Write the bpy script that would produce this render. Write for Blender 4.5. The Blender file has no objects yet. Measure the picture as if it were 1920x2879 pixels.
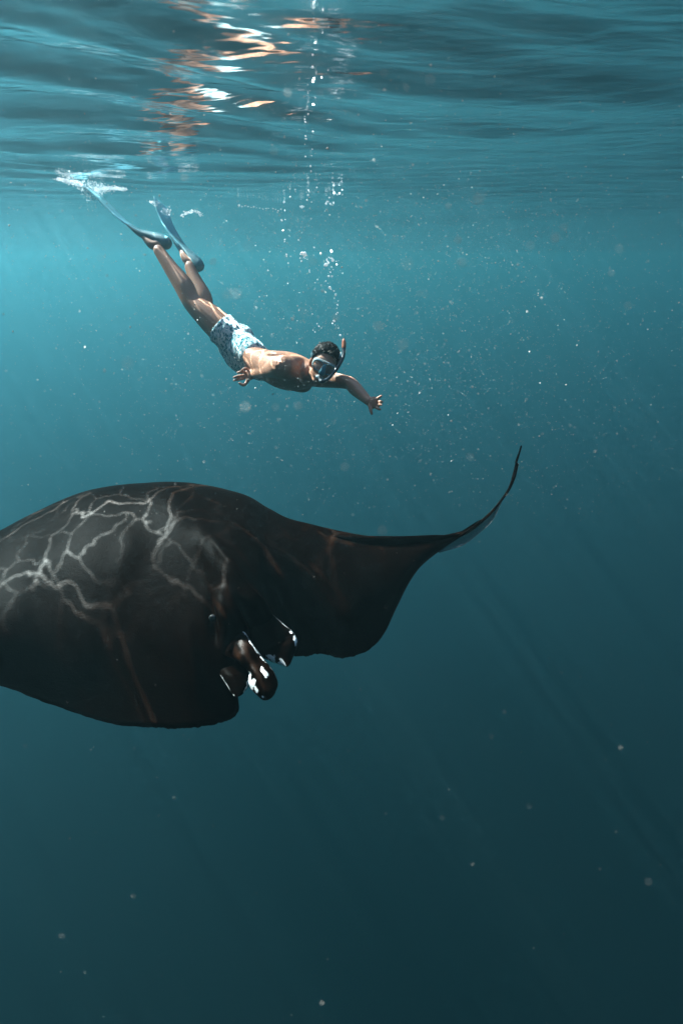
import bpy, bmesh, math, random
import numpy as np
from mathutils import Vector, Matrix, noise as mnoise

random.seed(7)
rng = np.random.default_rng(7)
R = math.radians
scene = bpy.context.scene
col = scene.collection

# ------------------------------------------------------------------ camera
F = 1780.0                       # focal length in photo pixels (photo 1920 x 2879)
CX, CY = 960.0, 1439.5
PITCH = R(-22.0)
CAM = Vector((0.0, 0.0, -0.55))  # the calm water surface is z = 0
cam_d = bpy.data.cameras.new('camera')
cam = bpy.data.objects.new('camera', cam_d)
col.objects.link(cam)
cam.location = CAM
cam.rotation_euler = (R(90) + PITCH, 0, 0)
cam_d.sensor_fit = 'VERTICAL'
cam_d.sensor_height = 36.0
cam_d.sensor_width = 24.0
cam_d.lens = 36.0 * F / 2879.0
cam_d.clip_start = 0.05
cam_d.clip_end = 500
cam_d.dof.use_dof = True
cam_d.dof.focus_distance = 3.0
cam_d.dof.aperture_fstop = 2.4
scene.camera = cam
AX = Vector((1, 0, 0))
FW = Vector((0, math.cos(PITCH), math.sin(PITCH)))
UP = AX.cross(FW)
BK = -FW

def P(px, py, d):
    """point of the scene seen at photo pixel (px, py), d metres ahead of the lens"""
    return CAM + FW * d + AX * ((px - CX) / F * d) + UP * ((CY - py) / F * d)

# ------------------------------------------------------------------ light
SUN = Vector((-0.56, 0.41, 0.725)).normalized()     # towards the sun (as refracted in the water)
world = bpy.data.worlds.new('World')
scene.world = world
world.use_nodes = True
wn = world.node_tree
bg = wn.nodes['Background']
sky = wn.nodes.new('ShaderNodeTexSky')
sky.sky_type = 'NISHITA'
sky.sun_disc = False
sky.sun_elevation = math.asin(SUN.z)
sky.sun_rotation = math.atan2(SUN.x, SUN.y)
wn.links.new(sky.outputs[0], bg.inputs[0])
bg.inputs[1].default_value = 0.06
sun_d = bpy.data.lights.new('sun', 'SUN')
sun_d.energy = 5.0
sun_d.angle = R(0.4)
sun_d.color = (1.0, 0.97, 0.93)
sun = bpy.data.objects.new('sun', sun_d)
col.objects.link(sun)
sun.rotation_euler = SUN.to_track_quat('Z', 'Y').to_euler()
sun.location = (0, 0, 10)
vs = scene.view_settings
vs.view_transform = 'Standard'
vs.look = 'None'
vs.exposure = 2.8
vs.gamma = 1.0
cy = scene.cycles
cy.max_bounces = 5
cy.volume_bounces = 0
cy.transparent_max_bounces = 16
cy.use_denoising = True
cy.caustics_reflective = False
cy.caustics_refractive = False
cy.sample_clamp_indirect = 6.0

# ------------------------------------------------------------------ helpers
def tag(o, label=None, cat=None, group=None, kind=None):
    if label: o['label'] = label
    if cat: o['category'] = cat
    if group: o['group'] = group
    if kind: o['kind'] = kind
    return o

def link_mesh(name, verts, faces, mat=None, parent=None, smooth=True):
    me = bpy.data.meshes.new(name)
    me.from_pydata([tuple(v) for v in verts], [], [tuple(f) for f in faces])
    me.update()
    if smooth:
        me.polygons.foreach_set('use_smooth', [True] * len(me.polygons))
    o = bpy.data.objects.new(name, me)
    col.objects.link(o)
    if mat: me.materials.append(mat)
    if parent:
        o.parent = parent
        o.matrix_parent_inverse = parent.matrix_world.inverted()
    return o

class MB:
    def __init__(self):
        self.v, self.f = [], []
    def add(self, verts, faces):
        n = len(self.v)
        self.v += [Vector(p) for p in verts]
        self.f += [tuple(i + n for i in f) for f in faces]
        return n

def catmull(pts, n):
    """n points along a Catmull-Rom spline through pts (tuples or Vectors of any length)"""
    A = np.array([list(p) for p in pts], float)
    m = len(A)
    ext = np.vstack([2 * A[0] - A[1], A, 2 * A[-1] - A[-2]])
    out = []
    for k in range(n):
        t = k / (n - 1) * (m - 1)
        i = min(int(t), m - 2)
        u = t - i
        p0, p1, p2, p3 = ext[i], ext[i + 1], ext[i + 2], ext[i + 3]
        out.append(0.5 * ((2 * p1) + (-p0 + p2) * u + (2 * p0 - 5 * p1 + 4 * p2 - p3) * u * u
                          + (-p0 + 3 * p1 - 3 * p2 + p3) * u ** 3))
    return np.array(out)

def tube(mb, pts, rads, side=None, seg=16, n=None, cap=True):
    """closed tapered tube; rads: one number or (a, b) per point; a lies along side"""
    rads = [(r, r) if not isinstance(r, (tuple, list)) else tuple(r) for r in rads]
    data = [list(p) + list(r) for p, r in zip(pts, rads)]
    n = n or max(8, 6 * (len(pts) - 1))
    S = catmull(data, n)
    ps = [Vector(s[:3]) for s in S]
    rs = [(max(s[3], 1e-4), max(s[4], 1e-4)) for s in S]
    if isinstance(side, list):
        sides = [Vector(q) for q in catmull(side, n)]
    else:
        sides = [Vector(side)] * n if side is not None else None
    rings = []
    prev = None
    for i, p in enumerate(ps):
        d = (ps[min(i + 1, n - 1)] - ps[max(i - 1, 0)]).normalized()
        s = sides[i] if sides is not None else (prev if prev is not None else Vector((0.31, 0.52, 0.79)))
        s = (s - d * s.dot(d))
        if s.length < 1e-5: s = d.orthogonal()
        s.normalize()
        prev = s
        b = d.cross(s)
        rings.append((p, s, b, d, rs[i]))
    if cap:                                   # rounded ends
        p, s, b, d, r = rings[0]
        m = min(r)
        pre = [(p - d * m * math.sin(a), s, b, d, (r[0] * math.cos(a), r[1] * math.cos(a))) for a in (1.45, 1.0, 0.5)]
        p, s, b, d, r = rings[-1]
        m = min(r)
        post = [(p + d * m * math.sin(a), s, b, d, (r[0] * math.cos(a), r[1] * math.cos(a))) for a in (0.5, 1.0, 1.45)]
        rings = pre + rings + post
    V, Fc = [], []
    for (p, s, b, d, r) in rings:
        for k in range(seg):
            a = 2 * math.pi * k / seg
            V.append(p + s * (math.cos(a) * r[0]) + b * (math.sin(a) * r[1]))
    nr = len(rings)
    for i in range(nr - 1):
        for k in range(seg):
            k2 = (k + 1) % seg
            Fc.append((i * seg + k, i * seg + k2, (i + 1) * seg + k2, (i + 1) * seg + k))
    Fc.append(tuple(range(seg - 1, -1, -1)))
    Fc.append(tuple((nr - 1) * seg + k for k in range(seg)))
    mb.add(V, Fc)

def ball(mb, c, rx, ry=None, rz=None, frame=None, seg=14, rings=9):
    ry = ry or rx; rz = rz or rx
    fx, fy, fz = frame or (Vector((1, 0, 0)), Vector((0, 1, 0)), Vector((0, 0, 1)))
    c = Vector(c)
    V, Fc = [c + fz * rz], []
    for i in range(1, rings):
        t = math.pi * i / rings
        for k in range(seg):
            a = 2 * math.pi * k / seg
            V.append(c + fx * (rx * math.sin(t) * math.cos(a)) + fy * (ry * math.sin(t) * math.sin(a)) + fz * (rz * math.cos(t)))
    V.append(c - fz * rz)
    for k in range(seg):
        Fc.append((0, 1 + k, 1 + (k + 1) % seg))
        Fc.append((len(V) - 1, 1 + (rings - 2) * seg + (k + 1) % seg, 1 + (rings - 2) * seg + k))
    for i in range(rings - 2):
        for k in range(seg):
            a = 1 + i * seg
            Fc.append((a + k, a + seg + k, a + seg + (k + 1) % seg, a + (k + 1) % seg))
    mb.add(V, Fc)

def remeshed(name, mb, voxel, smooth_it, mat, parent=None, displace=None):
    """union of all shells in mb as one continuous skin"""
    o = link_mesh('tmp', mb.v, mb.f)
    md = o.modifiers.new('r', 'REMESH'); md.mode = 'VOXEL'; md.voxel_size = voxel
    if smooth_it:
        sm = o.modifiers.new('s', 'SMOOTH'); sm.factor = 0.5; sm.iterations = smooth_it
    dg = bpy.context.evaluated_depsgraph_get()
    me = bpy.data.meshes.new_from_object(o.evaluated_get(dg))
    bpy.data.objects.remove(o)
    me.name = name
    me.polygons.foreach_set('use_smooth', [True] * len(me.polygons))
    me.materials.clear()
    me.materials.append(mat)
    if displace:
        for v in me.vertices:
            v.co += v.normal * displace(v.co)
    r = bpy.data.objects.new(name, me)
    col.objects.link(r)
    if parent: r.parent = parent; r.matrix_parent_inverse = parent.matrix_world.inverted()
    return r

def new_mat(name):
    m = bpy.data.materials.new(name)
    m.use_nodes = True
    return m, m.node_tree, m.node_tree.nodes['Principled BSDF']

def node(nt, typ, **kw):
    n = nt.nodes.new(typ)
    for k, v in kw.items(): setattr(n, k, v)
    return n

def simple_mat(name, colr, rough=0.5, spec=0.3, noise_amt=0.25, scale=30.0, bump=0.0, metallic=0.0):
    m, nt, b = new_mat(name)
    tc = node(nt, 'ShaderNodeTexCoord')
    nz = node(nt, 'ShaderNodeTexNoise'); nz.inputs['Scale'].default_value = scale; nz.inputs['Detail'].default_value = 5
    nt.links.new(tc.outputs['Object'], nz.inputs['Vector'])
    mx = node(nt, 'ShaderNodeMixRGB'); mx.blend_type = 'MIX'
    mx.inputs[1].default_value = (*[c * (1 - noise_amt) for c in colr], 1)
    mx.inputs[2].default_value = (*[min(1, c * (1 + noise_amt)) for c in colr], 1)
    nt.links.new(nz.outputs['Fac'], mx.inputs[0])
    nt.links.new(mx.outputs[0], b.inputs['Base Color'])
    b.inputs['Roughness'].default_value = rough
    b.inputs['Specular IOR Level'].default_value = spec
    b.inputs['Metallic'].default_value = metallic
    if bump:
        bp = node(nt, 'ShaderNodeBump'); bp.inputs['Strength'].default_value = bump; bp.inputs['Distance'].default_value = 0.01
        nt.links.new(nz.outputs['Fac'], bp.inputs['Height']); nt.links.new(bp.outputs[0], b.inputs['Normal'])
    return m

# ------------------------------------------------------------------ water surface
def wave(x, y):
    """height of the sea surface (numpy arrays)"""
    h = np.zeros_like(x)
    # gentle swell
    h += 0.030 * np.sin(2 * np.pi * (0.23 * x + 0.17 * y) + 0.6)
    h += 0.018 * np.sin(2 * np.pi * (-0.31 * x + 0.22 * y) + 2.1)
    # curved wind ripples
    wx = 0.22 * np.sin(0.9 * y + 1.3) + 0.16 * np.sin(1.7 * x + 0.7 * y) + 0.10 * np.sin(3.1 * x - 1.1 * y + 2)
    r = np.sqrt((x - 0.7) ** 2 + (y - 0.3) ** 2) + wx
    env = 0.55 + 0.45 * np.sin(0.8 * x + 0.5 * y + 1.0)
    env2 = 0.5 + 0.5 * np.sin(-0.6 * x + 1.3 * y + 0.4)
    h += 0.0200 * np.sin(2 * np.pi * r / 0.62) * env
    h += 0.0090 * np.sin(2 * np.pi * (r + 0.12 * x) / 0.37 + 1.1) * env2
    h += 0.0034 * np.sin(2 * np.pi * (r - 0.2 * x) / 0.21 + 0.3) * env
    for k, (a, b, A, ph) in enumerate([(1.9, 0.7, .0035, .2), (-1.4, 1.8, .003, 1.4), (2.6, -1.9, .002, 2.2), (0.6, 3.3, .0022, 4.0),
                                       (-3.4, 2.2, .0014, .9), (4.6, 3.8, .0009, 3.0)]):
        h += A * np.sin(2 * np.pi * (a * x + b * y) * 0.7 + ph + 0.8 * np.sin(1.1 * x * (1 + .1 * k) + 0.9 * y))
    far = 1.0 / (1.0 + (np.hypot(x, y) / 5.5) ** 2)
    return h * (0.06 + 0.94 * far)

def make_water_surface():
    NR, NA = 620, 560
    rr = 0.12 * (100.0 / 0.12) ** (np.arange(NR) / (NR - 1))
    aa = np.arange(NA) / NA * 2 * np.pi
    X = rr[:, None] * np.cos(aa)[None, :]
    Y = rr[:, None] * np.sin(aa)[None, :]
    Z = wave(X, Y)
    V = np.stack([X, Y, Z], -1).reshape(-1, 3)
    c = np.array([[0, 0, float(wave(np.array([0.0]), np.array([0.0]))[0])]])
    V = np.vstack([V, c])
    i = np.arange(NR - 1)[:, None]; k = np.arange(NA)[None, :]; k2 = (k + 1) % NA
    Q = np.stack([i * NA + k, (i + 1) * NA + k, (i + 1) * NA + k2, i * NA + k2], -1).reshape(-1, 4).tolist()
    Q += [(NR * NA, kk, (kk + 1) % NA) for kk in range(NA)]
    m, nt, b = new_mat('sea_surface')
    nt.nodes.remove(b)
    out = nt.nodes['Material Output']
    geo = node(nt, 'ShaderNodeNewGeometry')
    # fine ripples
    mp = node(nt, 'ShaderNodeMapping'); mp.inputs['Scale'].default_value = (1.0, 1.6, 1.0)
    nt.links.new(geo.outputs['Position'], mp.inputs[0])
    nz = node(nt, 'ShaderNodeTexNoise'); nz.inputs['Scale'].default_value = 3.2; nz.inputs['Detail'].default_value = 3
    nz.inputs['Roughness'].default_value = 0.45
    nt.links.new(mp.outputs[0], nz.inputs['Vector'])
    b0 = node(nt, 'ShaderNodeBump'); b0.inputs['Strength'].default_value = 0.14; b0.inputs['Distance'].default_value = 0.05
    nt.links.new(nz.outputs['Fac'], b0.inputs['Height'])
    mq = node(nt, 'ShaderNodeMapping'); mq.inputs['Scale'].default_value = (4.0, 10.0, 1.0)
    nt.links.new(geo.outputs['Position'], mq.inputs[0])
    nq = node(nt, 'ShaderNodeTexNoise'); nq.inputs['Scale'].default_value = 1.0; nq.inputs['Detail'].default_value = 2
    nt.links.new(mq.outputs[0], nq.inputs['Vector'])
    bp = node(nt, 'ShaderNodeBump'); bp.inputs['Strength'].default_value = 0.30; bp.inputs['Distance'].default_value = 0.03
    nt.links.new(nq.outputs['Fac'], bp.inputs['Height']); nt.links.new(b0.outputs[0], bp.inputs['Normal'])
    # net of bright caustic lines painted into the transparency, not focused by the waves
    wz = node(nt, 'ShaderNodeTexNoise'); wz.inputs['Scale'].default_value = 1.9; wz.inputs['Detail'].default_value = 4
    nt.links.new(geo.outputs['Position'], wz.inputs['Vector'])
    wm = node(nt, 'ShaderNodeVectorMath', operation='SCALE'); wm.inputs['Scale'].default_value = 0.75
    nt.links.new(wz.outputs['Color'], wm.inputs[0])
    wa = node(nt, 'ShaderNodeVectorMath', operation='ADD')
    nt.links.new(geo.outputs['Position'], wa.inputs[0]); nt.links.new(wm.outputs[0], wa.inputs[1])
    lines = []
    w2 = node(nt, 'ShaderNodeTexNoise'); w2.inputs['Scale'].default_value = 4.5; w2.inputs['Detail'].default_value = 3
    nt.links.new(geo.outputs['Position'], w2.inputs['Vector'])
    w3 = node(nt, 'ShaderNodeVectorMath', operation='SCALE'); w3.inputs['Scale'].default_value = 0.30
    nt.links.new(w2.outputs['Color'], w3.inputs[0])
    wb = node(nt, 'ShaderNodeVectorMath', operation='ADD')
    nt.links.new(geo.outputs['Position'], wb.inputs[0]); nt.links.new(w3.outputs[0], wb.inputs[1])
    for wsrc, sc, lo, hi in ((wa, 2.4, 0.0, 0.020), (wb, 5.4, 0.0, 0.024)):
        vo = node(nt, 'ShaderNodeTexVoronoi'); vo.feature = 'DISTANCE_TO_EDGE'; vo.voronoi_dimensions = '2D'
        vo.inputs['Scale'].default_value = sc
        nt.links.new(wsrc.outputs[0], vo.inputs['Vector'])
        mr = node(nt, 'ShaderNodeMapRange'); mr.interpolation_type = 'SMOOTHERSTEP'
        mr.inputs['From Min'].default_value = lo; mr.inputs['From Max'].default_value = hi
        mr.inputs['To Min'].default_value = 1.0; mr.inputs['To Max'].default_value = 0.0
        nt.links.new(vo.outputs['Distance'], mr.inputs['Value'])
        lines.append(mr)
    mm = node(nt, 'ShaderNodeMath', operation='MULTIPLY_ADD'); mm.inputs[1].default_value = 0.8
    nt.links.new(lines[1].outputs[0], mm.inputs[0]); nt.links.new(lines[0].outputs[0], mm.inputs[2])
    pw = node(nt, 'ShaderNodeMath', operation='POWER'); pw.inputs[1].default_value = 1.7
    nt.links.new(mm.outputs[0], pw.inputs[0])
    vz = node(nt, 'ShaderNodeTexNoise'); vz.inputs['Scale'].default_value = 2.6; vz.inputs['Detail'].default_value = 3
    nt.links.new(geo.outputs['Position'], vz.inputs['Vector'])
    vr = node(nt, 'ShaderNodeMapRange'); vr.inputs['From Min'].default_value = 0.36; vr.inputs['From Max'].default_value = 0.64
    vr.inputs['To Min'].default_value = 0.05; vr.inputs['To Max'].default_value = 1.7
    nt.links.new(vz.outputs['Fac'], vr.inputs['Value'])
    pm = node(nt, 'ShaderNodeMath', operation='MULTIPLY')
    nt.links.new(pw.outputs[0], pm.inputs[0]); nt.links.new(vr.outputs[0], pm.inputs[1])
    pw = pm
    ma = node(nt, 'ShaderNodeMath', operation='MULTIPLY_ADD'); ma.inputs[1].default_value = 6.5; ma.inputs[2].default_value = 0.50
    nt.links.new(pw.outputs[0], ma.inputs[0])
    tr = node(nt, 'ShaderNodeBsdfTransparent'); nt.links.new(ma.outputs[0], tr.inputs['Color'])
    gl = node(nt, 'ShaderNodeBsdfGlossy'); gl.inputs['Roughness'].default_value = 0.10
    gl.inputs['Color'].default_value = (1, 1, 1, 1)
    fr = node(nt, 'ShaderNodeFresnel'); fr.inputs['IOR'].default_value = 1.333
    nt.links.new(bp.outputs[0], gl.inputs['Normal']); 
    # light crosses by the mean slope of the sea, not by each ripple
    fl = node(nt, 'ShaderNodeMix'); fl.data_type = 'VECTOR'; fl.inputs['Factor'].default_value = 0.3
    fl.inputs[4].default_value = (0, 0, -1)
    sg = node(nt, 'ShaderNodeVectorMath', operation='MULTIPLY'); sg.inputs[1].default_value = (1, 1, 1)
    nt.links.new(geo.outputs['Normal'], sg.inputs[0]); nt.links.new(sg.outputs[0], fl.inputs[5])
    nm = node(nt, 'ShaderNodeVectorMath', operation='NORMALIZE'); nt.links.new(fl.outputs[1], nm.inputs[0])
    nt.links.new(nm.outputs[0], fr.inputs['Normal'])
    mx = node(nt, 'ShaderNodeMixShader')
    nt.links.new(fr.outputs[0], mx.inputs[0]); nt.links.new(tr.outputs[0], mx.inputs[1]); nt.links.new(gl.outputs[0], mx.inputs[2])
    nt.links.new(mx.outputs[0], out.inputs['Surface'])
    o = link_mesh('water_surface', V, Q, m)
    tag(o, 'rippling underside of the sea surface above the snorkeller', 'water', kind='structure')
    return o
make_water_surface()

# the body of sea water: one even volume
def make_haze():
    x0, x1, y0, y1, z0, z1 = -105, 105, -105, 105, -70, 0.35
    V = [(x, y, z) for z in (z0, z1) for y in (y0, y1) for x in (x0, x1)]
    Fc = [(0, 2, 3, 1), (4, 5, 7, 6), (0, 1, 5, 4), (2, 6, 7, 3), (0, 4, 6, 2), (1, 3, 7, 5)]
    m, nt, b = new_mat('sea_water')
    nt.nodes.remove(b)
    pv = node(nt, 'ShaderNodeVolumePrincipled')
    pv.inputs['Density'].default_value = 0.068
    pv.inputs['Color'].default_value = (0.080, 0.162, 0.190, 1)
    pv.inputs['Absorption Color'].default_value = (0.0, 0.368, 0.47, 1)
    pv.inputs['Anisotropy'].default_value = 0.79
    nt.links.new(pv.outputs[0], nt.nodes['Material Output'].inputs['Volume'])
    o = link_mesh('haze', V, Fc, m, smooth=False)
    tag(o, 'blue green sea water filling the whole view', 'water', kind='stuff')
make_haze()

# ------------------------------------------------------------------ manta ray
def manta_material():
    m, nt, b = new_mat('manta_skin')
    at = node(nt, 'ShaderNodeAttribute'); at.attribute_name = 'white'
    tc = node(nt, 'ShaderNodeTexCoord')
    nz = node(nt, 'ShaderNodeTexNoise'); nz.inputs['Scale'].default_value = 42; nz.inputs['Detail'].default_value = 7
    nt.links.new(tc.outputs['Object'], nz.inputs['Vector'])
    ad = node(nt, 'ShaderNodeMath', operation='MULTIPLY_ADD'); ad.inputs[1].default_value = 5.0; ad.inputs[2].default_value = -1.55
    nt.links.new(nz.outputs['Fac'], ad.inputs[0])
    a2 = node(nt, 'ShaderNodeMath', operation='MULTIPLY')
    nt.links.new(ad.outputs[0], a2.inputs[0]); nt.links.new(at.outputs['Fac'], a2.inputs[1])
    rp = node(nt, 'ShaderNodeMapRange'); rp.interpolation_type = 'SMOOTHSTEP'
    rp.inputs['From Min'].default_value = 0.44; rp.inputs['From Max'].default_value = 0.56
    nt.links.new(a2.outputs[0], rp.inputs['Value'])
    # mottled near-black hide
    n2 = node(nt, 'ShaderNodeTexNoise'); n2.inputs['Scale'].default_value = 7; n2.inputs['Detail'].default_value = 6
    nt.links.new(tc.outputs['Object'], n2.inputs['Vector'])
    dk = node(nt, 'ShaderNodeMixRGB')
    dk.inputs[1].default_value = (0.0011, 0.0004, 0.0002, 1); dk.inputs[2].default_value = (0.0034, 0.0014, 0.0007, 1)
    nt.links.new(n2.outputs['Fac'], dk.inputs[0])
    mx = node(nt, 'ShaderNodeMixRGB'); mx.inputs[2].default_value = (0.72, 0.72, 0.70, 1)
    nt.links.new(rp.outputs[0], mx.inputs[0]); nt.links.new(dk.outputs[0], mx.inputs[1])
    nt.links.new(mx.outputs[0], b.inputs['Base Color'])
    b.inputs['Roughness'].default_value = 0.42
    b.inputs['Specular IOR Level'].default_value = 0.5
    b.inputs['IOR'].default_value = 1.05
    n3 = node(nt, 'ShaderNodeTexNoise'); n3.inputs['Scale'].default_value = 160; n3.inputs['Detail'].default_value = 3
    nt.links.new(tc.outputs['Object'], n3.inputs['Vector'])
    bp = node(nt, 'ShaderNodeBump'); bp.inputs['Strength'].default_value = 0.25; bp.inputs['Distance'].default_value = 0.004
    nt.links.new(n3.outputs['Fac'], bp.inputs['Height'])
    mp = node(nt, 'ShaderNodeMapping'); mp.inputs['Rotation'].default_value = (0.2, 0.3, 0.6); mp.inputs['Scale'].default_value = (9, 13, 13)
    nt.links.new(tc.outputs['Object'], mp.inputs[0])
    n4 = node(nt, 'ShaderNodeTexNoise'); n4.inputs['Scale'].default_value = 1.6; n4.inputs['Detail'].default_value = 8; n4.inputs['Roughness'].default_value = 0.65
    nt.links.new(mp.outputs[0], n4.inputs['Vector'])
    b2 = node(nt, 'ShaderNodeBump'); b2.inputs['Strength'].default_value = 0.22; b2.inputs['Distance'].default_value = 0.012
    nt.links.new(n4.outputs['Fac'], b2.inputs['Height']); nt.links.new(bp.outputs[0], b2.inputs['Normal']); nt.links.new(b2.outputs[0], b.inputs['Normal'])
    mr2 = node(nt, 'ShaderNodeMapRange'); mr2.inputs['From Min'].default_value = 0.35; mr2.inputs['From Max'].default_value = 0.7
    nt.links.new(n4.outputs['Fac'], mr2.inputs['Value'])
    av = node(nt, 'ShaderNodeMath', operation='MULTIPLY_ADD'); av.inputs[1].default_value = 0.6
    nt.links.new(mr2.outputs[0], av.inputs[0])
    hf = node(nt, 'ShaderNodeMath', operation='MULTIPLY'); hf.inputs[1].default_value = 0.7; nt.links.new(n2.outputs['Fac'], hf.inputs[0])
    nt.links.new(hf.outputs[0], av.inputs[2]); nt.links.new(av.outputs[0], dk.inputs[0])
    return m

# span stations, image left wing tip to image right wing tip:
# trailing edge (hidden), crest, two mid points, leading edge: (photo x, photo y, metres ahead)
MANTA = [
 [(-640,1905,2.50),(-635,1900,2.50),(-637,1903,2.50),(-638,1906,2.50),(-640,1908,2.50)],
 [(-520,1740,2.78),(-450,1725,2.72),(-470,1800,2.60),(-480,1860,2.48),(-485,1905,2.42)],
 [(-300,1660,2.98),(-210,1612,2.88),(-220,1715,2.62),(-235,1815,2.42),(-245,1880,2.30)],
 [(-70,1565,3.20),(0,1496,3.02),(0,1640,2.68),(0,1800,2.38),(0,1929,2.22)],
 [(60,1505,3.34),(98,1443,3.12),(110,1580,2.76),(125,1790,2.40),(140,1979,2.12)],
 [(190,1460,3.44),(227,1386,3.18),(240,1525,2.80),(270,1770,2.40),(300,2032,2.04)],
 [(320,1432,3.50),(350,1362,3.20),(365,1480,2.86),(400,1770,2.40),(430,2046,1.99)],
 [(440,1426,3.50),(470,1358,3.20),(485,1470,2.86),(520,1750,2.40),(545,2046,1.99)],
 [(540,1430,3.48),(560,1363,3.20),(565,1480,2.84),(590,1730,2.40),(640,2026,2.02)],
 [(620,1440,3.44),(631,1374,3.18),(628,1490,2.80),(635,1690,2.40),(673,1992,2.06)],
 [(680,1450,3.40),(690,1392,3.16),(672,1510,2.78),(680,1680,2.42),(655,1950,2.12)],
 [(740,1470,3.34),(747,1425,3.12),(725,1540,2.78),(720,1690,2.46),(690,1880,2.24)],
 [(800,1490,3.26),(805,1457,3.08),(780,1570,2.80),(765,1710,2.54),(775,1835,2.36)],
 [(870,1505,3.16),(875,1478,3.06),(850,1590,2.84),(830,1730,2.62),(846,1846,2.46)],
 [(950,1515,3.10),(951,1497,3.04),(930,1600,2.87),(910,1735,2.68),(905,1838,2.52)],
 [(1040,1524,3.06),(1040,1512,3.03),(1015,1600,2.90),(992,1725,2.72),(975,1850,2.55)],
 [(1135,1522,3.04),(1134,1515,3.02),(1108,1585,2.93),(1082,1690,2.80),(1062,1806,2.66)],
 [(1212,1517,3.03),(1210,1511,3.02),(1180,1557,2.96),(1152,1618,2.89),(1118,1702,2.80)],
 [(1267,1507,3.04),(1266,1502,3.03),(1238,1531,3.00),(1208,1565,2.97),(1160,1618,2.92)],
 [(1321,1488,3.06),(1320,1484,3.05),(1300,1502,3.03),(1270,1526,3.02),(1232,1550,3.00)],
 [(1379,1442,3.08),(1378,1438,3.08),(1370,1447,3.07),(1355,1462,3.06),(1330,1484,3.05)],
 [(1423,1386,3.12),(1422,1382,3.12),(1420,1387,3.11),(1417,1393,3.10),(1410,1402,3.09)],
 [(1443,1345,3.15),(1441,1341,3.15),(1442,1344,3.15),(1441,1347,3.14),(1439,1351,3.14)],
 [(1454,1298,3.18),(1451,1296,3.18),(1453,1298,3.18),(1453,1299,3.18),(1454,1300,3.18)],
 [(1466,1254,3.20),(1464,1252,3.20),(1465,1253,3.20),(1466,1254,3.20),(1467,1255,3.20)],
]
#        half thickness of each station at mid chord (metres)
THICK = [.005,.02,.035,.06,.08,.10,.125,.14,.145,.14,.13,.115,.09,.07,.055,.045,.034,.024,.014,.008,.005,.004,.004,.004,.003]

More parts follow.
